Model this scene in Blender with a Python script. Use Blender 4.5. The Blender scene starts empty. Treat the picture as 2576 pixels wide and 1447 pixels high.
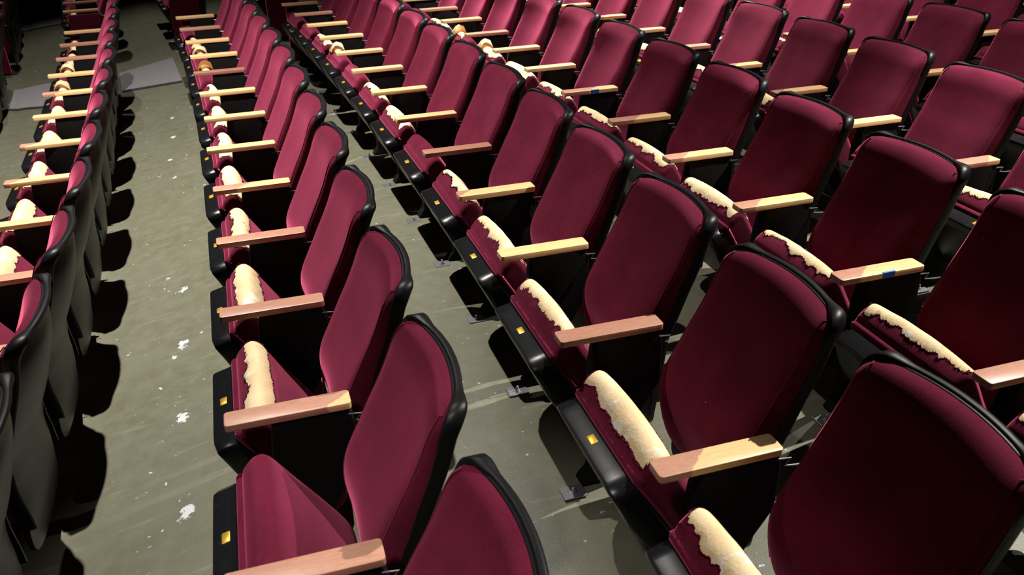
import bpy, bmesh, math, random
from mathutils import Matrix, Vector
sc = bpy.context.scene
COL = sc.collection
# ------------------------------------------------------------------ camera, world, lights, exposure
cam_d = bpy.data.cameras.new('camera')
cam = bpy.data.objects.new('camera', cam_d); COL.objects.link(cam)
cam_d.sensor_width = 36.0
cam_d.lens = 2026.70 / 2576 * 36.0
RT = Vector((0.95921436, -0.28262081, -0.00576984))
UP = Vector((0.14056736, 0.45917779, 0.87715254))
FW = Vector((0.24525218, 0.84218834, -0.48017719))
m = Matrix.Identity(4)
for r in range(3):
    m[r][0], m[r][1], m[r][2] = RT[r], UP[r], -FW[r]
m.translation = Vector((0.13333679, 0.0, 1.29077037))
cam.matrix_world = m
cam_d.clip_start = 0.05
cam_d.dof.use_dof = True
cam_d.dof.focus_distance = 3.0
cam_d.dof.aperture_fstop = 5.0
sc.camera = cam

w = bpy.data.worlds.new('house'); sc.world = w; w.use_nodes = True
bg = w.node_tree.nodes['Background']
bg.inputs['Color'].default_value = (0.75, 0.85, 1.0, 1)
bg.inputs['Strength'].default_value = 0.006
sc.view_settings.view_transform = 'Standard'
sc.view_settings.look = 'None'
sc.view_settings.gamma = 1.0
sc.view_settings.exposure = 0.0
sc.view_settings.use_curve_mapping = False

def spot(name, loc, target, watts, size_deg, blend, radius, color=(1, .95, .87)):
    d = bpy.data.lights.new(name, 'SPOT'); d.energy = watts; d.color = color
    d.spot_size = math.radians(size_deg); d.spot_blend = blend; d.shadow_soft_size = radius
    o = bpy.data.objects.new(name, d); COL.objects.link(o)
    o.location = loc
    o.rotation_euler = (Vector(target) - Vector(loc)).to_track_quat('-Z', 'Y').to_euler()
    return o
spot('house_or_fill_light', (-0.38, 4.6, 4.5), (-1.35, 4.6, -.65), 2400, 96, 1.0, 0.03)
spot('house_or_fill_light', (4.7, 2.6, 4.7), (2.3, 1.6, -.3), 2300, 44, 0.5, 0.03)
spot('house_or_fill_light', (4.5, 3.6, 4.8), (4.0, 3.5, -.1), 1000, 66, 0.8, 0.03)  # added fill, lights the upper right rows outside the narrow spot above
spot('house_or_fill_light', (3.5, 6.9, 4.7), (2.8, 6.3, -.3), 3200, 60, 0.7, 0.03)
spot('house_or_fill_light', (-1.3, 9.8, 4.6), (-1.2, 9.6, -.7), 420, 66, 0.8, 0.03)  # added fill that brightens the carpet and floor of the far aisle
spot('house_or_fill_light', (-1.2, 0.2, 3.8), (-0.05, 0.95, 0.1), 420, 30, 0.9, 0.15)  # added narrow fill, only to brighten the nearest seats of row B

# ------------------------------------------------------------------ row geometry (circular arcs about one centre)
RC = 57.684795
W = 0.56            # seat pitch along the row
AH = 0.565          # top of the armrests above the floor
L_ARM, W_ARM, T_ARM = 0.3236, 0.0632, 0.021
ROW = {  # radius offset, armrest height, phase of armrest 0, first fitted armrest, (along, out, up) mm
 'Z': (-1.80, -0.175, 3.70, 0, [(0, 0, 0)]),
 'A': (-0.87750, -0.12156, 3.70631, 1, [(-14,-8,-8),(-1,-10,-2),(3,-5,5),(5,-3,4),(0,-12,1),(3,9,0),(2,10,-1),(0,26,1)]),
 'B': (0.07068, 0.0, 1.24444, 0, [(3,-6,0),(2,1,0),(2,-1,8),(0,1,9),(1,4,7),(5,-4,7),(5,4,4),(4,4,1),(0,-4,0),(-4,2,-6),(-5,2,-10),(-5,-7,-12),(-9,2,-10)]),
 'C': (0.99585, 0.06217, 0.71063, 1, [(-2,17,-19),(7,-5,1),(9,-1,5),(0,5,12),(-2,4,8),(1,2,8),(4,-2,5),(1,-3,4),(-2,2,0),(0,-6,-1),(-4,-1,-5),(-6,-1,-12),(-6,-10,-12)]),
 'D': (1.93055, 0.11241, 1.32392, 0, [(-36,-5,-14),(0,12,-24),(2,0,-4),(-3,2,1),(-3,7,4),(4,0,4),(3,1,7),(5,1,6),(6,-4,4),(6,-4,5),(5,-7,1)]),
 'E': (2.86266, 0.16580, 1.93658, 1, [(0,-15,-19),(8,-9,-5),(-5,5,1),(3,1,4),(-6,7,2),(-3,7,6),(-2,5,4),(5,-4,2)]),
 'F': (3.72, 0.205, 1.92, 0, [(0, 0, 0)]),
 'G': (4.62, 0.25, 1.94, 0, [(0, 0, 0)]),
 'H': (5.52, 0.30, 1.96, 0, [(0, 0, 0)]),
}
ORDER = 'ZABCDEFGH'
def armoff(row, j):
    R0, z, ph, lo, L = ROW[row]
    k = min(max(j - lo, 0), len(L) - 1)
    o = L[k]
    if 0 <= j - lo < len(L): return o[0]/1000, o[1]/1000, o[2]/1000
    return o[0]/1000, (-.004*(1-j) if row == 'A' and j < 1 else 0.0), o[2]/1000
def arm_s(row, j): return ROW[row][2] + j*W + armoff(row, j)[0]
def polar(rk, s):
    th = s/(RC + rk)
    return Vector(((RC+rk)*math.cos(th) - RC, (RC+rk)*math.sin(th), 0)), th
def arm_pos(row, j):
    so, uo, zo = armoff(row, j)
    R0, z, ph, lo, L = ROW[row]
    s = ph + j*W + so
    p, th = polar(R0, s)
    p = p + Vector((math.cos(th), math.sin(th), 0))*uo
    p.z = z + zo
    return p, th
def row_floor(row, s):
    R0, z, ph, lo, L = ROW[row]
    js = (s - ph)/W
    acc = 0; n = 0
    for k in (-1, 0, 1):
        jj = js + k; a = math.floor(jj); f = jj - a
        acc += armoff(row, a)[2]*(1-f) + armoff(row, a+1)[2]*f; n += 1
    return z - AH + acc/n
def floor_z(u, s):
    """height of the floor at radius offset u and arc length s: level at each row, sloping between"""
    rs = [ROW[k][0] for k in ORDER]
    if u <= rs[0] + .3: return row_floor('Z', s)
    for i, k in enumerate(ORDER[:-1]):
        a, b = rs[i] + .20, rs[i+1] - .18
        if u < a: return row_floor(k, s)
        if u < b:
            t = (u - a)/(b - a)
            return row_floor(k, s)*(1-t) + row_floor(ORDER[i+1], s)*t
    return row_floor('H', s)

# ------------------------------------------------------------------ materials
def new_mat(name):
    mt = bpy.data.materials.new(name); mt.use_nodes = True
    nt = mt.node_tree; nt.nodes.clear()
    out = nt.nodes.new('ShaderNodeOutputMaterial'); b = nt.nodes.new('ShaderNodeBsdfPrincipled')
    nt.links.new(b.outputs[0], out.inputs[0])
    return mt, nt, b
def N(nt, t, **kw):
    n = nt.nodes.new(t)
    for k, v in kw.items(): setattr(n, k, v)
    return n
def setv(n, **kw):
    for k, v in kw.items(): n.inputs[k.replace('_', ' ')].default_value = v
def mixc(nt, fac, a, b):
    n = N(nt, 'ShaderNodeMix', data_type='RGBA')
    for sock, v in ((0, fac), (6, a), (7, b)):
        if isinstance(v, (tuple, float, int)):
            n.inputs[sock].default_value = v if sock == 0 else (*v, 1) if len(v) == 3 else v
        else: nt.links.new(v, n.inputs[sock])
    return n.outputs[2]
def math_n(nt, op, a, b=None, c=None, clamp=False):
    n = N(nt, 'ShaderNodeMath', operation=op); n.use_clamp = clamp
    for i, v in enumerate((a, b, c)):
        if v is None: continue
        if isinstance(v, (float, int)): n.inputs[i].default_value = v
        else: nt.links.new(v, n.inputs[i])
    return n.outputs[0]
def ramp(nt, val, lo, hi):
    n = N(nt, 'ShaderNodeMapRange'); n.inputs[1].default_value = lo; n.inputs[2].default_value = hi
    nt.links.new(val, n.inputs[0]); return n.outputs[0]
def coords(nt, rnd=True):
    """object coordinates shifted by the object's own random number, so copies differ"""
    tc = N(nt, 'ShaderNodeTexCoord')
    if not rnd: return tc.outputs['Object']
    oi = N(nt, 'ShaderNodeObjectInfo')
    k = math_n(nt, 'MULTIPLY', oi.outputs['Random'], 37.0)
    cb = N(nt, 'ShaderNodeCombineXYZ')
    for i in range(3): nt.links.new(k, cb.inputs[i])
    ad = N(nt, 'ShaderNodeVectorMath', operation='ADD')
    nt.links.new(tc.outputs['Object'], ad.inputs[0]); nt.links.new(cb.outputs[0], ad.inputs[1])
    return ad.outputs[0]
def noise(nt, co, scale, detail=2, rough=.5, out='Fac'):
    n = N(nt, 'ShaderNodeTexNoise'); setv(n, Scale=scale, Detail=detail, Roughness=rough)
    nt.links.new(co, n.inputs['Vector']); return n.outputs[out]
def bump(nt, b, h, strength, dist):
    n = N(nt, 'ShaderNodeBump'); setv(n, Strength=strength, Distance=dist)
    nt.links.new(h, n.inputs['Height']); nt.links.new(n.outputs[0], b.inputs['Normal'])

def mat_fabric():
    mt, nt, b = new_mat('burgundy_velvet')
    co = coords(nt)
    n1 = noise(nt, co, 9, 3); n2 = noise(nt, co, 420, 2)
    c = mixc(nt, ramp(nt, n1, .35, .68), (.092, .006, .020), (.142, .010, .033))
    c = mixc(nt, ramp(nt, n2, .45, .75), c, (.16, .016, .044))
    # specks of lint
    v = N(nt, 'ShaderNodeTexVoronoi', feature='F1'); setv(v, Scale=24.0)
    nt.links.new(co, v.inputs['Vector'])
    sep = N(nt, 'ShaderNodeSeparateColor'); nt.links.new(v.outputs['Color'], sep.inputs[0])
    rare = math_n(nt, 'GREATER_THAN', sep.outputs[0], .80)
    near = math_n(nt, 'LESS_THAN', v.outputs['Distance'], .042)
    c = mixc(nt, math_n(nt, 'MULTIPLY', math_n(nt, 'MULTIPLY', rare, near), .75), c, (.5, .38, .40))
    nt.links.new(c, b.inputs['Base Color'])
    setv(b, Roughness=.95)
    b.inputs['Specular IOR Level'].default_value = .12
    b.inputs['Sheen Weight'].default_value = .85
    b.inputs['Sheen Roughness'].default_value = .38
    b.inputs['Sheen Tint'].default_value = (1, .17, .34, 1)
    bump(nt, b, n2, .35, .0015)
    return mt
def mat_cut_fabric():
    mt, nt, b = new_mat('frayed_burgundy')
    setv(b, Roughness=1.0); b.inputs['Base Color'].default_value = (.13, .008, .03, 1)
    b.inputs['Sheen Weight'].default_value = .4; b.inputs['Sheen Tint'].default_value = (1, .25, .4, 1)
    return mt
def mat_foam():
    mt, nt, b = new_mat('yellowed_foam')
    co = coords(nt)
    n1 = noise(nt, co, 7, 3); n2 = noise(nt, co, 60, 4, .65); n3 = noise(nt, co, 22, 3, .6)
    c = mixc(nt, ramp(nt, n1, .35, .7), (.86, .63, .36), (.90, .72, .46))
    c = mixc(nt, ramp(nt, n3, .64, .71), c, (.70, .38, .15))
    c = mixc(nt, ramp(nt, noise(nt, co, 11, 4, .6), .60, .66), c, (.95, .86, .74))
    nt.links.new(c, b.inputs['Base Color'])
    setv(b, Roughness=.95); b.inputs['Specular IOR Level'].default_value = .1
    bump(nt, b, n2, .45, .004)
    return mt
def mat_plastic(name='black_plastic', rough=.26):
    mt, nt, b = new_mat(name)
    co = coords(nt)
    n = noise(nt, co, 700, 2)
    c = mixc(nt, ramp(nt, noise(nt, co, 30, 4, .7), .6, .8), (.008, .008, .010), (.018, .018, .018))
    nt.links.new(c, b.inputs['Base Color'])
    setv(b, Roughness=rough); b.inputs['Specular IOR Level'].default_value = .25
    bump(nt, b, n, .12, .0008)
    return mt
def mat_steel_black():
    mt, nt, b = new_mat('black_painted_steel')
    b.inputs['Base Color'].default_value = (.004, .004, .004, 1); setv(b, Roughness=.8); b.inputs['Specular IOR Level'].default_value = .2
    return mt
def mat_zinc():
    mt, nt, b = new_mat('zinc_steel')
    co = coords(nt)
    c = mixc(nt, noise(nt, co, 90, 3), (.25, .25, .27), (.62, .62, .66))
    nt.links.new(c, b.inputs['Base Color']); setv(b, Roughness=.35, Metallic=.8)
    return mt
def mat_brass():
    mt, nt, b = new_mat('brass')
    b.inputs['Base Color'].default_value = (.80, .48, .06, 1); setv(b, Roughness=.38, Metallic=.65)
    return mt
def mat_wood():
    """oiled hardwood; the varnish has worn pink-brown in front of a line that each armrest carries as its own number"""
    mt, nt, b = new_mat('armrest_wood')
    tc = N(nt, 'ShaderNodeTexCoord'); co = coords(nt)
    mp = N(nt, 'ShaderNodeMapping'); mp.inputs['Scale'].default_value = (4, 60, 60)
    nt.links.new(co, mp.inputs[0])
    g = noise(nt, mp.outputs[0], 2.2, 4, .6); g2 = noise(nt, mp.outputs[0], 9, 3)
    pale = mixc(nt, ramp(nt, g, .3, .72), (.88, .61, .31), (.78, .47, .20))
    pink = mixc(nt, ramp(nt, g2, .3, .75), (.58, .31, .22), (.45, .20, .125))
    dark = mixc(nt, g, (.20, .065, .045), (.14, .045, .03))
    def attr(nm):
        a = N(nt, 'ShaderNodeAttribute'); a.attribute_type = 'OBJECT'; a.attribute_name = nm
        return a.outputs['Fac']
    sp = N(nt, 'ShaderNodeSeparateXYZ'); nt.links.new(tc.outputs['Object'], sp.inputs[0])
    edge = math_n(nt, 'ADD', math_n(nt, 'MULTIPLY', sp.outputs['Y'], 1.1), attr('worn_to'))
    edge = math_n(nt, 'ADD', edge, math_n(nt, 'MULTIPLY', math_n(nt, 'SUBTRACT', noise(nt, co, 40, 3), .5), .03))
    f = ramp(nt, math_n(nt, 'SUBTRACT', edge, sp.outputs['X']), -.003, .003)
    c = mixc(nt, f, pale, pink)
    c = mixc(nt, attr('darkness'), c, dark)
    nt.links.new(c, b.inputs['Base Color'])
    setv(b, Roughness=.42)
    bump(nt, b, g2, .08, .001)
    return mt
def mat_tape():
    mt, nt, b = new_mat('blue_tape')
    b.inputs['Base Color'].default_value = (.03, .16, .72, 1); setv(b, Roughness=.6)
    return mt
def mat_floor():
    mt, nt, b = new_mat('painted_concrete')
    tc = N(nt, 'ShaderNodeTexCoord'); co = tc.outputs['Object']
    n1 = noise(nt, co, 1.6, 4, .6); n2 = noise(nt, co, 14, 5, .65); n3 = noise(nt, co, 160, 2)
    c = mixc(nt, ramp(nt, n1, .3, .7), (.122, .119, .074), (.150, .148, .104))
    c = mixc(nt, ramp(nt, n2, .35, .75), c, (.176, .175, .128))
    # faint trowel streaks across the row
    mp = N(nt, 'ShaderNodeMapping'); mp.inputs['Scale'].default_value = (3, 26, 1); mp.inputs['Rotation'].default_value = (0, 0, .12)
    nt.links.new(co, mp.inputs[0])
    c = mixc(nt, math_n(nt, 'MULTIPLY', ramp(nt, noise(nt, mp.outputs[0], 1.3, 4, .6), .60, .75), .35), c, (.33, .32, .27))
    # chipped paint: white flecks gathered in patches
    ch = math_n(nt, 'MULTIPLY', ramp(nt, noise(nt, co, 34, 5, .62), .665, .69), ramp(nt, noise(nt, co, 3.1, 2), .50, .56))
    c = mixc(nt, ch, c, (.62, .64, .66))
    sp = N(nt, 'ShaderNodeSeparateXYZ'); nt.links.new(co, sp.inputs[0])
    spots = [(460, 730, .030), (462, 865, .032), (460, 1050, .032), (470, 1290, .030), (437, 448, .022), (428, 402, .016), (436, 345, .026), (432, 297, .020), (440, 900, .012), (425, 700, .012), (1265, 640, .0)]
    wob = math_n(nt, 'MULTIPLY', math_n(nt, 'SUBTRACT', noise(nt, co, 38, 5, .7), .5), .11)
    for px, py, r in spots:
        if r == 0: continue
        P = on_floor(px, py)
        dx = math_n(nt, 'SUBTRACT', sp.outputs['X'], P.x); dy = math_n(nt, 'SUBTRACT', sp.outputs['Y'], P.y)
        d = math_n(nt, 'SQRT', math_n(nt, 'ADD', math_n(nt, 'MULTIPLY', dx, dx), math_n(nt, 'MULTIPLY', math_n(nt, 'MULTIPLY', dy, dy), .5)))
        f = math_n(nt, 'SUBTRACT', 1.0, ramp(nt, math_n(nt, 'ADD', d, wob), r*.55, r*.62))
        c = mixc(nt, f, c, (.66, .68, .72))
    nt.links.new(c, b.inputs['Base Color'])
    setv(b, Roughness=.42)
    bump(nt, b, math_n(nt, 'ADD', n2, n3), .12, .004)
    return mt
def mat_carpet():
    mt, nt, b = new_mat('grey_carpet')
    tc = N(nt, 'ShaderNodeTexCoord')
    c = mixc(nt, ramp(nt, noise(nt, tc.outputs['Object'], 120, 3, .8), .35, .7), (.16, .145, .16), (.36, .335, .36))
    nt.links.new(c, b.inputs['Base Color']); setv(b, Roughness=1.0)
    bump(nt, b, noise(nt, tc.outputs['Object'], 300, 2), .5, .004)
    return mt
def mat_rubber():
    mt, nt, b = new_mat('dark_rubber')
    b.inputs['Base Color'].default_value = (.02, .02, .025, 1); setv(b, Roughness=.7)
    return mt
def mat_wrapper():
    mt, nt, b = new_mat('brown_film')
    co = coords(nt, False)
    c = mixc(nt, ramp(nt, noise(nt, co, 16, 4, .6), .35, .65), (.06, .045, .03), (.30, .26, .21))
    nt.links.new(c, b.inputs['Base Color']); setv(b, Roughness=.25)
    return mt

def on_floor(px, py):
    d = FW + RT*((px-1288)/2026.7) - UP*((py-723.5)/2026.7)
    z = -.62
    for _ in range(6):
        t = (z - 1.29077)/d.z; P = Vector((.1333, 0, 1.29077)) + d*t
        r = math.hypot(P.x + RC, P.y); th = math.atan2(P.y, P.x + RC)
        z = floor_z(r - RC, th*r)
    return P

# ------------------------------------------------------------------ mesh helpers
def finish(name, bm, mat, smooth=True, angle=40):
    bmesh.ops.recalc_face_normals(bm, faces=bm.faces)
    me = bpy.data.meshes.new(name); bm.to_mesh(me); bm.free()
    me.materials.append(mat)
    if smooth:
        me.shade_smooth()
        me.set_sharp_from_angle(angle=math.radians(angle))
    return me
def grid_faces(bm, g, closed_u=False):
    n = len(g)
    for i in range(n - (0 if closed_u else 1)):
        a, b = g[i], g[(i+1) % n]
        for k in range(len(a)-1):
            try: bm.faces.new((a[k], a[k+1], b[k+1], b[k]))
            except ValueError: pass
def add_box(bm, x0, x1, y0, y1, z0, z1):
    v = [bm.verts.new(p) for p in ((x0,y0,z0),(x1,y0,z0),(x1,y1,z0),(x0,y1,z0),(x0,y0,z1),(x1,y0,z1),(x1,y1,z1),(x0,y1,z1))]
    for f in ((0,1,2,3),(4,5,6,7),(0,1,5,4),(1,2,6,5),(2,3,7,6),(3,0,4,7)):
        bm.faces.new([v[i] for i in f])
    return v
def loft_y(bm, prof, half, r, shift=None, nr=5, ny=8, yc=0.0):
    """closed profile of (x,z) extruded along y with rounded ends; shift(y,i,x,z)->(x,z)"""
    n = len(prof)
    area = sum(prof[i][0]*prof[(i+1) % n][1] - prof[(i+1) % n][0]*prof[i][1] for i in range(n))
    sg = 1 if area > 0 else -1
    nor = []
    for i in range(n):
        a, b = prof[i-1], prof[(i+1) % n]
        t = (b[0]-a[0], b[1]-a[1]); l = math.hypot(*t) or 1
        nor.append((t[1]/l*sg, -t[0]/l*sg))
    st = []
    for k in range(nr+1):
        ph = k/nr*math.pi/2; st.append((-(half-r) - r*math.cos(ph), r*(1-math.sin(ph))))
    for k in range(1, ny): st.append((-(half-r) + 2*(half-r)*k/ny, 0.0))
    for k in range(nr, -1, -1):
        ph = k/nr*math.pi/2; st.append(((half-r) + r*math.cos(ph), r*(1-math.sin(ph))))
    rings = []
    for y, ins in st:
        ring = []
        for i in range(n):
            x, z = prof[i][0] - nor[i][0]*ins, prof[i][1] - nor[i][1]*ins
            if shift: x, z = shift(y, i, x, z)
            ring.append(bm.verts.new((x, y + yc, z)))
        ring.append(ring[0]); rings.append(ring)
    grid_faces(bm, rings)
    bm.faces.new(rings[0][:-1]); bm.faces.new(list(reversed(rings[-1][:-1])))
    return rings
def smooth_poly(pts, n, closed=False):
    """Catmull-Rom through pts, n samples evenly spaced in arc length"""
    P = [Vector(p) for p in pts]; m_ = len(P); out = []
    segs = m_ if closed else m_-1
    for i in range(segs):
        if closed: p0, p1, p2, p3 = P[i-1], P[i], P[(i+1) % m_], P[(i+2) % m_]
        else: p0, p1, p2, p3 = P[max(i-1,0)], P[i], P[i+1], P[min(i+2, m_-1)]
        for k in range(24):
            t = k/24
            out.append(.5*((2*p1) + (p2-p0)*t + (2*p0-5*p1+4*p2-p3)*t*t + (3*p1-p0-3*p2+p3)*t**3))
    out.append(P[0] if closed else P[-1])
    d = [0]
    for a, b in zip(out, out[1:]): d.append(d[-1] + (b-a).length)
    res = []; j = 0
    for k in range(n):
        t = d[-1]*k/(n - (0 if closed else 1))
        while j < len(d)-2 and d[j+1] < t: j += 1
        f = (t - d[j])/max(d[j+1]-d[j], 1e-9)
        res.append(out[j].lerp(out[j+1], f))
    return res, d[-1]
def tube(bm, path, r, n=6, close_ends=True):
    rings = []
    for i, p in enumerate(path):
        t = (path[min(i+1, len(path)-1)] - path[max(i-1, 0)]).normalized()
        a = t.cross(Vector((0, 0, 1))) if abs(t.z) < .95 else t.cross(Vector((1, 0, 0)))
        a.normalize(); b = t.cross(a)
        rg = [bm.verts.new(p + a*r*math.cos(2*math.pi*k/n) + b*r*math.sin(2*math.pi*k/n)) for k in range(n)]
        rg.append(rg[0]); rings.append(rg)
    grid_faces(bm, rings)
    if close_ends:
        bm.faces.new(rings[0][:-1]); bm.faces.new(list(reversed(rings[-1][:-1])))

# ------------------------------------------------------------------ backrest
BP = [(.158,-.400),(.150,-.36),(.136,-.31),(.119,-.25),(.109,-.20),(.107,-.165),(.113,-.13),(.127,-.095),(.155,-.04),(.191,.032),(.222,.09),(.249,.147),(.271,.20),(.290,.235),(.308,.262)]
BPS, _ = smooth_poly([(a, b, 0) for a, b in BP], 60)
def bprof(h):
    for a, b in zip(BPS, BPS[1:]):
        if a.y <= h <= b.y:
            f = (h-a.y)/max(b.y-a.y, 1e-9); return a.x + (b.x-a.x)*f
    return BPS[0].x if h < BPS[0].y else BPS[-1].x + (h-BPS[-1].y)*.75
def lerp_t(x, pts):
    if x <= pts[0][0]: return pts[0][1]
    for (a, fa), (b, fb) in zip(pts, pts[1:]):
        if x <= b: return fa + (fb-fa)*(x-a)/(b-a)
    return pts[-1][1]
def thick(h): return lerp_t(h, [(-.40,.035),(-.30,.06),(-.17,.085),(-.05,.070),(.10,.046),(.20,.030),(.27,.022)])
def bow(h): return lerp_t(h, [(-.40,.012),(-.17,.030),(.05,.040),(.26,.042)])
H0, H1 = -.385, .251
def half_w(h, top=H1, bot=H0, hw=.224, rt=.034, rb=.085):
    x = lerp_t(h, [(bot, hw-.012),(-.1, hw),(top, hw-.004)])
    if h > top - rt: x -= rt - math.sqrt(max(rt*rt - (h-top+rt)**2, 0))
    if h < bot + rb: x -= rb - math.sqrt(max(rb*rb - (bot+rb-h)**2, 0))
    return x
def u_back(h, v):
    t = min(abs(v)/.22, 1.15)
    return bprof(h) + thick(h) + bow(h)*(1 - t*t)
def arch(h, v):
    k = max(0, (h - .05)/.20); return k*.008*(1 - (v/.22)**2)
def hs_list(n, bot, top):
    out = []
    for k in range(n+1):
        t = k/n; t2 = .5 - .5*math.cos(math.pi*t); out.append(bot + (top-bot)*(t*.45 + t2*.55))
    return out
def make_back_cushion():
    bm = bmesh.new(); nt_ = 34; front = []
    ts = [math.sin(math.pi/2*(-1 + 2*k/nt_)) for k in range(nt_+1)]
    ts = [.6*t + .4*(-1+2*k/nt_) for k, t in enumerate(ts)]
    hl = hs_list(46, H0, H1)
    back = []
    for h in hl:
        hw = max(half_w(h), .02); fr = []; bk = []
        q = (h-H0)/(H1-H0)*2 - 1
        es = max(1 - abs(q)**18, 0)**(1/2.1)
        for t in ts:
            v = t*hw; et = max(1 - abs(t)**10, 0)**(1/2.2)
            e = et*es
            ub = u_back(h, v) - .002
            pil = .010*(1-t*t)*(1-q*q)
            u = ub - thick(h)*e - pil*e
            fr.append(bm.verts.new((u, v, AH + h + arch(h, v))))
            bk.append(bm.verts.new((ub + .004, v, AH + h + arch(h, v))))
        front.append(fr); back.append(bk)
    grid_faces(bm, front); grid_faces(bm, back)
    loopf = front[0] + [r[-1] for r in front[1:-1]] + front[-1][::-1] + [r[0] for r in front[-2:0:-1]]
    loopb = back[0] + [r[-1] for r in back[1:-1]] + back[-1][::-1] + [r[0] for r in back[-2:0:-1]]
    for i in range(len(loopf)):
        j = (i+1) % len(loopf)
        bm.faces.new((loopf[i], loopf[j], loopb[j], loopb[i]))
    return finish('back_cushion', bm, FAB, angle=60)
def make_seam():
    """stitched edge that runs down both sides of the front panel and over its shoulders"""
    out = []
    for sgn in (-1, 1):
        bm = bmesh.new()
        path = []
        for k in range(40):
            h = -.30 + (.232+.30)*k/39
            v = sgn*(half_w(h)*.925)
            e = (1 - .925**10)**(1/2.2)
            path.append(Vector((u_back(h, v) - .002 - thick(h)*e - .0015, v, AH + h + arch(h, v))))
        h = .243; v = sgn*.19
        path.append(Vector((u_back(h, v) - thick(h)*.80, v*1.03, AH + h + arch(h, v))))
        path.append(Vector((u_back(.25, v) - thick(h)*.45, v*1.07, AH + .244 + arch(h, v))))
        tube(bm, path, .0018, 5)
        out.append(finish('seam', bm, CUT))
    return out
def make_back_shell():
    bm = bmesh.new(); top, bot = H1 + .002, -.475
    hl = hs_list(34, bot, top); nt_ = 20; F = []; B = []
    for h in hl:
        hw = max(half_w(h, top, bot, .227, .036, .05), .02)
        f = []; b = []
        for k in range(nt_+1):
            t = -1 + 2*k/nt_; v = t*hw; ub = u_back(h, v)
            f.append(bm.verts.new((ub + .003, v, AH + h + arch(h, v))))
            b.append(bm.verts.new((ub + lerp_t(h, [(bot,.016),(0,.036),(.18,.028),(top,.012)]) + .012*(1-t**4)*(1-((h-bot)/(top-bot)*2-1)**6), v, AH + h + arch(h, v))))
        F.append(f); B.append(b)
    grid_faces(bm, F); grid_faces(bm, B)
    lf = F[0] + [r[-1] for r in F[1:-1]] + F[-1][::-1] + [r[0] for r in F[-2:0:-1]]
    lb = B[0] + [r[-1] for r in B[1:-1]] + B[-1][::-1] + [r[0] for r in B[-2:0:-1]]
    for i in range(len(lf)):
        j = (i+1) % len(lf); bm.faces.new((lf[i], lf[j], lb[j], lb[i]))
    return finish('back_shell', bm, PLB, angle=50)
def make_rim():
    """raised plastic edge round the top and sides of the shell, wider at the shoulders"""
    bm = bmesh.new(); top, bot = H1 + .003, H0 + .02
    path = []
    rt = .034; hw = .2235
    for k in range(26):
        h = bot + (top - rt - bot)*k/26; path.append((half_w(h, top, -.475, hw, rt, .05), h))
    for k in range(13):
        a = k/12*math.pi/2; path.append((hw - .004 - rt + rt*math.cos(a), top - rt + rt*math.sin(a)))
    for k in range(1, 9): path.append(((hw-rt-.004)*(1-k/9), top))
    full = path + [(-v, h) for v, h in reversed(path)]
    rings = []
    for i, (v, h) in enumerate(full):
        a, b = full[max(i-1, 0)], full[min(i+1, len(full)-1)]
        t = Vector((b[0]-a[0], b[1]-a[1])).normalized(); o = Vector((t.y, -t.x))
        if o.dot(Vector((v, h - .0))) < 0: o = -o
        side = abs(v)/hw
        topness = max(0, min(1, (h - (top - .10))/.10))
        k = max(0, min(1, (side-.62)/.3))
        f0 = -.004 + .014*k*topness + .006*(1-topness)
        f1 = .022 + .014*k*topness + .014*(1-topness)
        ow = .0035 + .009*k*topness
        sec = [(-f0, -.004), (-f0, ow*.5), (-f0 + .004, ow), (f1 - .006, ow), (f1, ow*.4), (f1, -.006)]
        rg = []
        for du, do in sec:
            vv, hh = v + o.x*do, h + o.y*do
            rg.append(bm.verts.new((u_back(h, v) + .004 + du, vv, AH + hh + arch(h, v))))
        rg.append(rg[0]); rings.append(rg)
    grid_faces(bm, rings)
    bm.faces.new(rings[0][:-1]); bm.faces.new(list(reversed(rings[-1][:-1])))
    bmesh.ops.recalc_face_normals(bm, faces=bm.faces)
    return finish('rim', bm, PLB, angle=75)

# ------------------------------------------------------------------ folded seat: local axes d (front edge -> hinge) and m (out of the cushion)
FOLD = math.radians(58)
OX, OZ = -.150, -.136
DV = (math.cos(FOLD), -math.sin(FOLD)); MV = (math.sin(FOLD), math.cos(FOLD))
def seat_xz(d, m_): return OX + d*DV[0] + m_*MV[0], AH + OZ + d*DV[1] + m_*MV[1]
CP = [(.002,.0),(-.010,.006),(-.013,.015),(-.012,.022),(-.0075,.026),(-.013,.030),(-.020,.042),(-.026,.066),(-.026,.082),(-.018,.098),(.003,.106),(.05,.107),(.117,.106),(.2,.107),(.311,.104),(.37,.092),(.405,.066),(.41,.03),(.405,.0)]
CPS, CLEN = smooth_poly([(a, b, 0) for a, b in CP], 72)
def cush_pt(a, off=0.0):
    """point at arc length a along the cushion profile"""
    x = max(0, min(a/CLEN, 1))*(len(CPS)-1); i = min(int(x), len(CPS)-2); f = x - i
    p = CPS[i].lerp(CPS[i+1], f); t = (CPS[min(i+2, len(CPS)-1)] - CPS[max(i-1, 0)]).normalized()
    return p.x - t.y*off, p.y + t.x*off
def crown(v, d, m_):
    c = 1 - (v/.21)**2
    k = max(0, min(1, (m_-.04)/.06))
    return d - .006*c*k, m_ + .012*c*k
def make_seat_cushion():
    bm = bmesh.new()
    prof = [(p.x, p.y) for p in CPS]
    def sh(y, i, x, z):
        x, z = crown(y, x, z); return seat_xz(x, z)
    loft_y(bm, prof, .207, .022, sh, 5, 12)
    return finish('seat_cushion', bm, FAB, angle=50)
PP = [(.0,-.0),(-.006,-.004),(-.020,-.050),(-.020,-.058),(-.012,-.064),(.03,-.069),(.10,-.078),(.18,-.078),(.26,-.068),(.33,-.05),(.39,-.02),(.40,.0),(.2,.001)]
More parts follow.
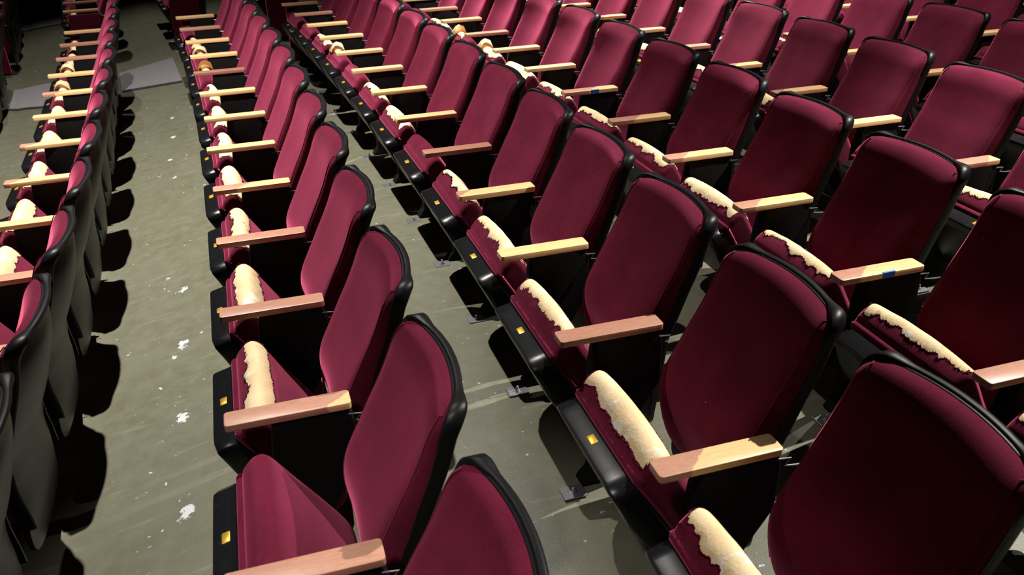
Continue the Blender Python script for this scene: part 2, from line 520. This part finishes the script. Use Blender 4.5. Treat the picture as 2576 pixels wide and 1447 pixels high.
def make_seat_pan():
    bm = bmesh.new()
    def sh(y, i, x, z):
        rr = .05; a = abs(y) - (.209 - rr)
        if a > 0:
            drop = rr - math.sqrt(max(rr*rr - a*a, 0)); x += drop*max(0, 1 - max(x, 0)/.25)*.85
        return seat_xz(x, z)
    loft_y(bm, PP, .209, .012, sh, 5, 16)
    return finish('seat_pan', bm, PLA, angle=35)
def make_number_plate():
    bm = bmesh.new()
    fd = Vector((-.014, -.046)).normalized(); nd = Vector((-fd.y*-1, fd.x*-1))
    cx, cz = -.0115, -.026
    out = Vector((-.957, .291))      # away from the lip face in (d,m)
    hw, hh, r = .0175, .0100, .003
    lo = []; hi = []; mid = []
    for cxn, cyn, a0 in ((hw-r, hh-r, 0), (-hw+r, hh-r, 90), (-hw+r, -hh+r, 180), (hw-r, -hh+r, 270)):
        for k in range(4):
            a = math.radians(a0 + 30*k); yy = cxn + r*math.cos(a); ss = cyn + r*math.sin(a)
            for lst, o_, sc_ in ((lo, .0, 1), (mid, .0022, 1), (hi, .003, .9)):
                d = cx + fd.x*ss*sc_ + out.x*o_; m_ = cz + fd.y*ss*sc_ + out.y*o_
                x, z = seat_xz(d, m_); lst.append(bm.verts.new((x, yy*sc_, z)))
    n = len(lo)
    for i in range(n):
        j = (i+1) % n
        bm.faces.new((lo[i], lo[j], mid[j], mid[i])); bm.faces.new((mid[i], mid[j], hi[j], hi[i]))
    bm.faces.new(hi)
    return finish('number_plate', bm, BRA, angle=35)

# ------------------------------------------------------------------ torn foam
def foam_edges(seed, v0, v1, a0, a1, amp0, amp1, n):
    """(v, front, back) arc lengths of the tear: fractal edges that close to a point at both ends"""
    rnd = random.Random(seed)
    def fract(rough):
        tot = [0.0]*(n+1); amp = 1.0; k = 3
        while k < n*1.2:
            kn = [rnd.uniform(-1, 1) for _ in range(int(k)+3)]; off = rnd.random()
            for i in range(n+1):
                x = i/n*k + off; j = int(x); f = x - j
                if k < 14: f = f*f*(3-2*f)
                tot[i] += amp*(kn[j]*(1-f) + kn[j+1]*f)
            amp *= rough; k *= 2.1
        return tot
    fa, fb = fract(.70), fract(.70)
    out = []
    for i in range(n+1):
        t = i/n; v = v0 + (v1-v0)*t
        e = math.sqrt(min(1, min(t, 1-t)*40)); mid = (a0 + a1)/2
        f = a0 + amp0*fa[i]; b = a1 + amp1*fb[i]
        out.append((v, mid + (f-mid)*e, mid + (b-mid)*e))
    return out
def make_foam(seed, v0=-.200, v1=.200, a0=.083, a1=.172, amp0=.007, amp1=.010, lump=.0005, notch=None):
    bm = bmesh.new(); n = 110; rnd = random.Random(seed*7+1)
    E = foam_edges(seed, v0, v1, a0, a1, amp0, amp1, n); rows = []; under = []
    K = 12
    px = [rnd.uniform(20, 90) for _ in range(4)]; pp = [rnd.uniform(0, 6.28) for _ in range(4)]
    for v, f, b in E:
        row = []
        for k in range(K+1):
            t = k/K; a = f + (b-f)*t
            bulge = (1 - (2*t-1)**4)
            off = -.0002 + .0026*bulge + lump*bulge*(math.sin(px[0]*v + pp[0])*math.sin(70*a + pp[1]) + .5*math.sin(px[1]*v + 110*a + pp[2]))
            if notch and abs(v - notch[0]) < notch[1] and t > .35:
                off -= notch[2]*(1 - (abs(v-notch[0])/notch[1])**2)*(t-.35)/.65
            # rounded like the cushion towards its ends
            ins = max(0, abs(v) - .185); off -= .022*(1 - math.sqrt(max(0, 1 - (ins/.022)**2)))
            d, m_ = cush_pt(a, off); d, m_ = crown(v, d, m_)
            x, z = seat_xz(d, m_); row.append(bm.verts.new((x, v, z)))
        rows.append(row)
    grid_faces(bm, rows)
    return finish('exposed_foam', bm, FOAM, angle=80)
def make_fray(seed, which, **kw):
    """torn border of the cover: a narrow ribbon along the tear with slivers and threads standing on it"""
    bm = bmesh.new(); rnd = random.Random(seed*13+5+which)
    p = dict(v0=-.200, v1=.200, a0=.083, a1=.172, amp0=.007, amp1=.010); p.update({k: v for k, v in kw.items() if k in p})
    E = foam_edges(seed, p['v0'], p['v1'], p['a0'], p['a1'], p['amp0'], p['amp1'], 110)
    sg = 1 if which == 0 else -1
    def at(v, a, off):
        v = max(-.206, min(.206, v)); d, m_ = cush_pt(a, off); d, m_ = crown(v, d, m_); x, z = seat_xz(d, m_)
        return bm.verts.new((x, v, z))
    lo = []; hi = []
    for v, f, b in E:
        base = f if which == 0 else b
        lo.append(at(v, base - sg*.005, -.0004)); hi.append(at(v, base + sg*.0006, .0018))
    for i in range(len(E)-1):
        bm.faces.new((lo[i], lo[i+1], hi[i+1], hi[i]))
        if rnd.random() < (.7 if which == 0 else .4):
            v, f, b = E[i]; base = f if which == 0 else b
            ln = rnd.choice((.002, .003, .005, .007, .011))*rnd.uniform(.6, 1.1); sk = rnd.uniform(-.005, .005)
            mid = at(v + .0018 + sk*.5, base + sg*ln*.6, .0045); tip = at(v + .0018 + sk, base + sg*ln, rnd.uniform(.0035, .007))
            bm.faces.new((hi[i], hi[i+1], mid)); bm.faces.new((hi[i+1], tip, mid))
    bmesh.ops.solidify(bm, geom=bm.faces[:], thickness=.0006)
    return finish('frayed_edge', bm, CUT, smooth=False)
def make_flap():
    """a corner of the cover and foam curled up at the near end"""
    bm = bmesh.new(); rows = []
    for i in range(13):
        t = i/12; row = []
        for k in range(9):
            q = k/8; a = .07 + .085*q
            v = .175 - .10*t; off = .006 + .042*math.sin(t*math.pi*.8)*(0.4 + .6*math.sin(q*math.pi)) + .004*math.sin(9*q + 5*t)
            d, m_ = cush_pt(a, off); d, m_ = crown(v, d, m_); x, z = seat_xz(d, m_)
            row.append(bm.verts.new((x, v, z)))
        rows.append(row)
    grid_faces(bm, rows)
    r = bmesh.ops.solidify(bm, geom=bm.faces[:], thickness=.008)
    return finish('foam_flap', bm, FOAM, angle=60)

# ------------------------------------------------------------------ armrest, standard, end panel
def make_armrest():
    bm = bmesh.new()
    r = .010; hx, hy = L_ARM/2, W_ARM/2; ring0 = []
    for cx, cy, a0 in ((hx-r, hy-r, 0), (-hx+r, hy-r, 90), (-hx+r, -hy+r, 180), (hx-r, -hy+r, 270)):
        for k in range(6):
            a = math.radians(a0 + 18*k); ring0.append((cx + r*math.cos(a), cy + r*math.sin(a), cx, cy, r))
    rings = []
    for z, ins in ((-T_ARM, .002), (-T_ARM+.002, 0), (-.0022, 0), (-.0008, .0007), (0, .0024)):
        rg = []
        for x, y, cx, cy, r_ in ring0:
            n = Vector((x-cx, y-cy)).normalized(); rg.append(bm.verts.new((x - n.x*ins, y - n.y*ins, z)))
        rg.append(rg[0]); rings.append(rg)
    grid_faces(bm, rings)
    bm.faces.new(rings[0][:-1]); bm.faces.new(rings[-1][:-1])
    return finish('armrest', bm, WOOD, angle=30)
def make_tape():
    bm = bmesh.new()
    # a strip wrapped over the near edge of the armrest
    x0, x1 = -.006, .042; y = -W_ARM/2; e = .0009
    sec = [(y - e, -T_ARM + .001), (y - e, .0009), (y + .006, .0009), (y + .006, .0001), (y + .0002, -.002), (y + .0002, -T_ARM + .001)]
    ra = [bm.verts.new((x0, p, q)) for p, q in sec]; rb = [bm.verts.new((x1, p, q)) for p, q in sec]
    for i in range(6):
        j = (i+1) % 6; bm.faces.new((ra[i], ra[j], rb[j], rb[i]))
    bm.faces.new(ra); bm.faces.new(rb[::-1])
    return finish('tape', bm, TAPE, smooth=False)
def make_standard():
    bm = bmesh.new()
    prof = [(-.045,.545),(.150,.545),(.165,.50),(.170,.36),(.12,.27),(.085,.20),(.075,.002),(-.075,.002),(-.070,.02),(-.045,.05),(-.045,.20),(-.055,.30),(-.060,.42)]
    loft_y(bm, prof, .027, .005, None, 3, 1)
    return finish('standard', bm, STE, angle=35)
def make_foot():
    bm = bmesh.new()
    add_box(bm, -.150, -.072, -.070, -.012, 0, .004)
    bmesh.ops.bevel(bm, geom=bm.edges[:], offset=.0015, segments=1, affect='EDGES')
    f = max(bm.faces, key=lambda q: q.normal.x*-1 + 0*q.calc_area())
    return finish('floor_bracket', bm, ZIN, smooth=False)
def make_bolt():
    bm = bmesh.new(); rg = []
    for z, r in ((.003, .013), (.006, .013), (.0061, .009), (.013, .009), (.0131, .0045), (.026, .0045), (.027, .003)):
        q = [bm.verts.new((-.112 + r*math.cos(k*math.pi/6), -.044 + r*math.sin(k*math.pi/6), z)) for k in range(12)]
        q.append(q[0]); rg.append(q)
    grid_faces(bm, rg); bm.faces.new(rg[0][:-1]); bm.faces.new(rg[-1][:-1])
    return finish('bolt', bm, ZIN, smooth=False)
def make_clip():
    bm = bmesh.new()
    p = [Vector((.150, -.027, .522)), Vector((.185, -.030, .520)), Vector((.168, -.035, .505)), Vector((.200, -.038, .502)), Vector((.232, -.036, .500))]
    tube(bm, p, .0022, 6)
    return finish('spring_clip', bm, ZIN)
def make_end_panel():
    bm = bmesh.new()
    prof = [(-.125,.525),(.155,.525),(.155,.05),(.14,.035),(-.115,.035),(-.13,.05)]
    loft_y(bm, prof, .020, .010, None, 4, 2)
    return finish('end_panel', bm, FAB, angle=40)

# ------------------------------------------------------------------ build the meshes once
PLB = mat_plastic('grained_black_plastic', .42)
FAB, CUT, FOAM, PLA, STE, ZIN, BRA, WOOD, TAPE = mat_fabric(), mat_cut_fabric(), mat_foam(), mat_plastic(), mat_steel_black(), mat_zinc(), mat_brass(), mat_wood(), mat_tape()
ME = dict(back_cushion=make_back_cushion(), back_shell=make_back_shell(), rim=make_rim(),
          seat_cushion=make_seat_cushion(), seat_pan=make_seat_pan(), number_plate=make_number_plate(),
          armrest=make_armrest(), tape=make_tape(), standard=make_standard(), floor_bracket=make_foot(),
          bolt=make_bolt(), spring_clip=make_clip(), end_panel=make_end_panel(), foam_flap=make_flap())
SEAMS = make_seam()
FV = {
 'a': dict(seed=3, a0=.078, amp0=.015), 'b': dict(seed=8, a0=.084, a1=.165, amp0=.014, lump=.0007), 'c': dict(seed=15, a0=.072, a1=.185, amp0=.015, amp1=.014),
 'd': dict(seed=21, a0=.084, a1=.18, amp0=.013), 'e': dict(seed=30, a0=.070, a1=.19, amp0=.013, amp1=.016, lump=.0006),
 'f': dict(seed=41, a0=.088, a1=.175, amp0=.011, notch=(-.03, .05, .010)),
 'g': dict(seed=52, v0=-.05, a0=.080, a1=.165, amp0=.010), 'h': dict(seed=66, v0=.02, a0=.084, a1=.165, amp0=.009),
 'w': dict(seed=77, a0=.060, a1=.20, amp0=.011),
}
for k, p in FV.items():
    ME['foam_'+k] = make_foam(**p)
    ME['fray0_'+k] = make_fray(which=0, **p); ME['fray1_'+k] = make_fray(which=1, **p)

def put(me, name, parent=None, loc=(0, 0, 0), rotz=0):
    o = bpy.data.objects.new(name, me); COL.objects.link(o)
    o.location = loc; o.rotation_euler = (0, 0, rotz)
    if parent: o.parent = parent
    return o
GROUP = 'burgundy folding theatre seats'
def build_seat(row, s, label, foam=None, worn=-.3, dark=0.0, flap=False, tape=False, end=None, far_arm=None, sfix=None):
    a, tha = arm_pos(row, s); b, thb = arm_pos(row, s+1)
    c = (a + b)/2; th = (tha + thb)/2
    R0 = ROW[row][0]
    root = bpy.data.objects.new('theatre_seat', None); COL.objects.link(root)
    root.empty_display_size = .1
    sm_ = (arm_s(row, s) + arm_s(row, s+1))/2
    c.z = floor_z(R0, sm_)
    root.location = c; root.rotation_euler = (0, 0, th)
    root['label'] = label; root['category'] = 'seat'; root['group'] = GROUP
    bsh = (-.038, 0, .018) if row == 'A' else (0, 0, 0)     # the backs of this row stand a little more upright
    bc = put(ME['back_cushion'], 'back_cushion', root, bsh); [put(q, 'seam', bc) for q in SEAMS]
    bs = put(ME['back_shell'], 'back_shell', root, bsh); put(ME['rim'], 'rim', bs)
    cu = put(ME['seat_cushion'], 'seat_cushion', root)
    if foam:
        fo = put(ME['foam_'+foam], 'exposed_foam', cu); fo['label'] = 'cream foam showing through the torn cover'
        put(ME['fray0_'+foam], 'frayed_edge', cu); put(ME['fray1_'+foam], 'frayed_edge', cu)
    if flap:
        put(ME['foam_flap'], 'foam_flap', cu)
    pn = put(ME['seat_pan'], 'seat_pan', root); np_ = put(ME['number_plate'], 'number_plate', pn)
    np_['label'] = 'small brass seat number plate'
    inv = Matrix.Rotation(-th, 4, 'Z')
    def side(p, tht, worn_, dark_, tape_, end_):
        l = inv @ (p - Vector((c.x, c.y, 0))); dr = tht - th
        ar = put(ME['armrest'], 'armrest', root, (l.x, l.y, p.z - c.z), dr)
        ar['worn_to'] = worn_; ar['darkness'] = dark_
        if tape_:
            tp = put(ME['tape'], 'tape', ar); tp['label'] = 'patch of blue tape'
        st = put(ME['standard'], 'standard', root, (l.x, l.y, 0), dr)
        put(ME['floor_bracket'], 'floor_bracket', st); put(ME['bolt'], 'bolt', st); put(ME['spring_clip'], 'spring_clip', st)
        if end_:
            put(ME['end_panel'], 'end_panel', root, (l.x, l.y + end_*.034, 0), dr)
    side(a, tha, worn, dark, tape, -1 if end == 'near' else 0)
    if far_arm is not None:
        side(b, thb, far_arm[0], far_arm[1], False, 1 if end == 'far' else 0)
    return root

# ------------------------------------------------------------------ floor
FL = mat_floor()
def make_floor():
    bm = bmesh.new(); g = []
    us = []
    u = -3.2
    while u < 7.4: us.append(u); u += .06
    ss = [-1.6 + .28*k for k in range(70)]
    for u in us:
        row = []
        for s in ss:
            p, th = polar(u, s*(RC+u)/RC); row.append(bm.verts.new((p.x, p.y, floor_z(u, s*(RC+u)/RC))))
        g.append(row)
    grid_faces(bm, g)
    me = finish('floor', bm, FL)
    o = put(me, 'floor'); o['kind'] = 'structure'; o['label'] = 'worn olive-grey painted concrete floor'
make_floor()

def mat_dark_wall():
    mt, nt, b = new_mat('dark_house_paint')
    tc = N(nt, 'ShaderNodeTexCoord')
    c = mixc(nt, noise(nt, tc.outputs['Object'], 3, 3), (.016, .013, .015), (.026, .021, .024))
    nt.links.new(c, b.inputs['Base Color']); setv(b, Roughness=.9)
    return mt
WALLM = mat_dark_wall()
def shell(name, x0, x1, y0, y1, z0, z1, label):
    bm = bmesh.new(); add_box(bm, x0, x1, y0, y1, z0, z1)
    o = put(finish(name, bm, WALLM, smooth=False), name); o['kind'] = 'structure'; o['label'] = label
shell('wall_far', -3.9, 7.6, 17.2, 17.4, -1.2, 6.6, 'dark far side wall of the hall')
shell('wall_near', -3.9, 7.6, -1.9, -1.7, -1.2, 6.6, 'dark near side wall of the hall')
shell('wall_left', -3.9, -3.7, -1.7, 17.2, -1.2, 6.6, 'dark stage front')
shell('wall_right', 7.4, 7.6, -1.7, 17.2, -1.2, 6.6, 'dark rear wall of the hall')
shell('ceiling', -3.9, 7.6, -1.9, 17.4, 6.6, 6.8, 'dark ceiling of the hall')
def strip(name, u0, u1, s0, s1, mat, t, skew=0.0):
    """thin slab that follows the floor between two radii and two arc positions"""
    bm = bmesh.new(); nu, ns = max(4, int((u1-u0)/.06)), 10; top = []; bot = []
    for i in range(nu+1):
        u = u0 + (u1-u0)*i/nu; a = []; b = []
        for k in range(ns+1):
            s = s0 + (s1-s0)*k/ns + skew*(1 - i/nu)*(1 - k/ns); p, th = polar(u, s*(RC+u)/RC); z = floor_z(u, s)
            a.append(bm.verts.new((p.x, p.y, z + t))); b.append(bm.verts.new((p.x, p.y, z + .0005)))
        top.append(a); bot.append(b)
    grid_faces(bm, top); grid_faces(bm, bot)
    lf = top[0] + [r[-1] for r in top[1:-1]] + top[-1][::-1] + [r[0] for r in top[-2:0:-1]]
    lb = bot[0] + [r[-1] for r in bot[1:-1]] + bot[-1][::-1] + [r[0] for r in bot[-2:0:-1]]
    for i in range(len(lf)):
        j = (i+1) % len(lf); bm.faces.new((lf[i], lf[j], lb[j], lb[i]))
    return put(finish(name, bm, mat, angle=30), name)
CARP, RUB = mat_carpet(), mat_rubber()
def thing(o, label, cat, group=None):
    o['label'] = label; o['category'] = cat
    if group: o['group'] = group
    return o
def edging(u0, u1, s0, skew):
    bm = bmesh.new(); n = 12; rows = []
    for i in range(n+1):
        u = u0 + (u1-u0)*i/n; sa = s0 + skew*(1 - i/n); row = []
        for ds, t in ((0, .0005), (0, .006), (.008, .008), (.047, .008), (.047, .0005)):
            p, th = polar(u, (sa+ds)*(RC+u)/RC); row.append(bm.verts.new((p.x, p.y, floor_z(u, sa+ds) + t)))
        row.append(row[0]); rows.append(row)
    grid_faces(bm, rows); bm.faces.new(rows[0][:-1]); bm.faces.new(rows[-1][:-1])
    return put(finish('edging', bm, RUB, smooth=False), 'edging')
def aisle_mat(u0, u1, s0, s1, label, skew=0.0):
    root = bpy.data.objects.new('aisle_carpet', None); COL.objects.link(root)
    thing(root, label, 'carpet')
    c = strip('carpet', u0, u1, s0 + .05, s1, CARP, .009, skew); c.parent = root
    e = edging(u0, u1, s0, skew); e.parent = root
aisle_mat(-.66, -.14, 7.95, 9.02, 'grey carpet strip with dark edge, on the floor between second and third rows from left', .28)
aisle_mat(-1.60, -1.06, 7.95, 9.02, 'dim grey carpet strip at the left edge, in front of the second row', .3)
aisle_mat(-1.62, -1.08, 12.3, 14.6, 'pale grey floor mat at the top left corner beyond the aisle')

# ------------------------------------------------------------------ seats
ORD = ['first','second','third','fourth','fifth','sixth','seventh','eighth','ninth','tenth','eleventh','twelfth','thirteenth','fourteenth']
def ordn(i): return ORD[i]
ROWN = dict(A='second', B='third', C='fourth', D='fifth', E='sixth', F='seventh', G='eighth', H='ninth', Z='first')
# foam variant (None = cover intact), worn_to of the near armrest, darkness, flap
SEATS = {
 'A': {-5:('a',.2,0),-4:('b',.2,0),-3:('c',.2,0),-2:('a',.2,0),-1:('c',.2,.05),0:('e',-.3,0),1:('a',-.10,0),2:('w',-.10,0),3:('e',-.3,0),4:('a',-.05,0),5:('g',-.3,0),6:('w',.2,.1),7:('c',.2,.25)},
 'B': {-1:(None,.2,0),0:(None,.2,0),1:('a',.135,0),2:('c',.2,0),3:('b',.2,0),4:('e',-.03,0),5:('a',-.3,0),6:('c',-.3,0),7:('f',-.3,0),8:('h',.2,.6),9:('g',-.3,0),10:('a',-.3,0),11:(None,.2,0)},
 'C': {-1:('a',.2,0),0:('c',.2,0),1:('w',-.05,0),2:('d',.2,.25),3:('a',-.3,0),4:('f',-.13,0),5:(None,.2,.25),6:('c',-.3,0),7:('d',-.3,0),8:(None,-.3,0),9:('h',-.3,0),10:('a',-.3,0),11:(None,-.3,0),12:(None,.2,0)},
 'D': {-1:('b',.2,0),0:('d',.2,0),1:('f',-.055,0),2:('c',-.065,0),3:('a',-.06,0),4:('d',-.01,0),5:('b',.02,0),6:('w',-.3,0),7:('e',-.3,0),8:('g',.2,0),9:('a',-.3,0),10:(None,.2,0),11:(None,-.3,0)},
 'E': {0:('d',.2,.1),1:('a',.13,.2),2:('b',-.3,0),3:('w',-.10,0),4:('a',.0,0),5:('c',.2,0),6:('d',-.3,0),7:('a',.0,0),8:(None,-.3,0),9:('b',-.3,0)},
 'F': {1:(None,-.3,0),2:('a',.2,0),3:(None,-.3,0),4:('a',-.3,0),5:('b',.2,0),6:(None,-.3,0),7:('c',-.3,0),8:(None,.2,0)},
}
NFAR = dict(A=7, B=11, C=12)
LOOK = {None: 'intact', 'a': 'torn', 'b': 'lumpy torn', 'c': 'broadly torn', 'd': 'raggedly torn', 'e': 'widely torn', 'f': 'notched torn', 'g': 'half torn', 'h': 'corner-torn', 'w': 'widely torn'}
def arm_words(worn, dark):
    if dark > .2: return 'dark armrest'
    if worn > .19: return 'pinkish armrest'
    if worn > -.2: return 'two-tone armrest'
    return 'pale armrest'
random.seed(4)
for row in 'ABCDEF':
    ks = sorted(SEATS[row])
    for s in ks:
        fm, worn, dark = SEATS[row][s]
        if row in NFAR:
            pos = NFAR[row] - s
            where = ordn(pos) + ' from the far aisle'
        else:
            pos = s - ks[0]; where = ordn(pos) + ' from the right edge'
        lab = f'{LOOK[fm]} burgundy seat, {arm_words(worn, dark)}, {where}, {ROWN[row]} row from left'
        if row == 'D' and s == 1: lab = 'burgundy seat with blue tape on its armrest, nearer the camera, right of centre'
        if row == 'D' and s == 5: lab = 'burgundy torn seat with blue tape on its armrest, upper middle of the fifth row'
        last = row in NFAR and s == NFAR[row]
        build_seat(row, s, lab, fm, worn, dark, flap=(row, s) in (('B', 8), ('A', 5), ('B', 9), ('D', 7), ('D', 8), ('C', 9), ('A', 4)),
                   tape=(row == 'D' and s in (1, 5)), end='far' if last else None,
                   far_arm=((.2 if row == 'C' else -.3), .0) if last else None)

# the block beyond the far aisle, the row at the left edge and the dim rows at the top right
SEC = dict(A=('a', 9.36), B=('b', 9.36), C=('c', 9.25), Z=('z', 9.4))
def alias(new, old, phase):
    R0, z, ph, lo, L = ROW[old]; ROW[new] = (R0, z, phase, 0, [(0, 0, 0)])
for old, (new, ph) in SEC.items(): alias(new, old, ph)
for row, n, rn in (('a', 5, 'second'), ('b', 3, 'third'), ('c', 2, 'fourth'), ('z', 4, 'first')):
    for s in range(n):
        build_seat(row, s, f'dim seat beyond the far aisle, {ordn(s)} from that aisle, {rn} row from left',
                   'a' if s % 2 == 0 else None, .2 if s % 3 else -.3, .3, end='near' if s == 0 else None)
for s in range(3, 8):
    build_seat('Z', s, f'dark seat at the left edge, {ordn(7-s)} from the aisle, leftmost row', 'a', .2, .2,
               end='far' if s == 7 else None, far_arm=(.2, .2) if s == 7 else None)
for row, s0, s1 in (('G', 3, 8), ('H', 4, 8)):
    for s in range(s0, s1):
        build_seat(row, s, f'dim seat at the top right, {ordn(s - s0)} from right edge, {ROWN[row]} row from left', None, -.3, 0)

# ------------------------------------------------------------------ litter on the floor
def crumple(name, px, py, size, seed, mat, label):
    P = on_floor(px, py); bm = bmesh.new(); rnd = random.Random(seed); g = []
    for i in range(9):
        row = []
        for k in range(13):
            x = (i/8-.5)*size*.55; y = (k/12-.5)*size
            z = .004 + .018*abs(math.sin(i*1.3 + k*.8 + seed)) + rnd.uniform(0, .006)
            row.append(bm.verts.new((x + rnd.uniform(-.004, .004), y + rnd.uniform(-.004, .004), z)))
        g.append(row)
    grid_faces(bm, g)
    bmesh.ops.solidify(bm, geom=bm.faces[:], thickness=.0015)
    o = put(finish(name, bm, mat, angle=20), name, None, P, .2)
    thing(o, label, 'litter')
crumple('crumpled_wrapper', 790, 985, .26, 2, mat_wrapper(), 'crumpled brown wrapper on the floor behind a torn seat in the third row')
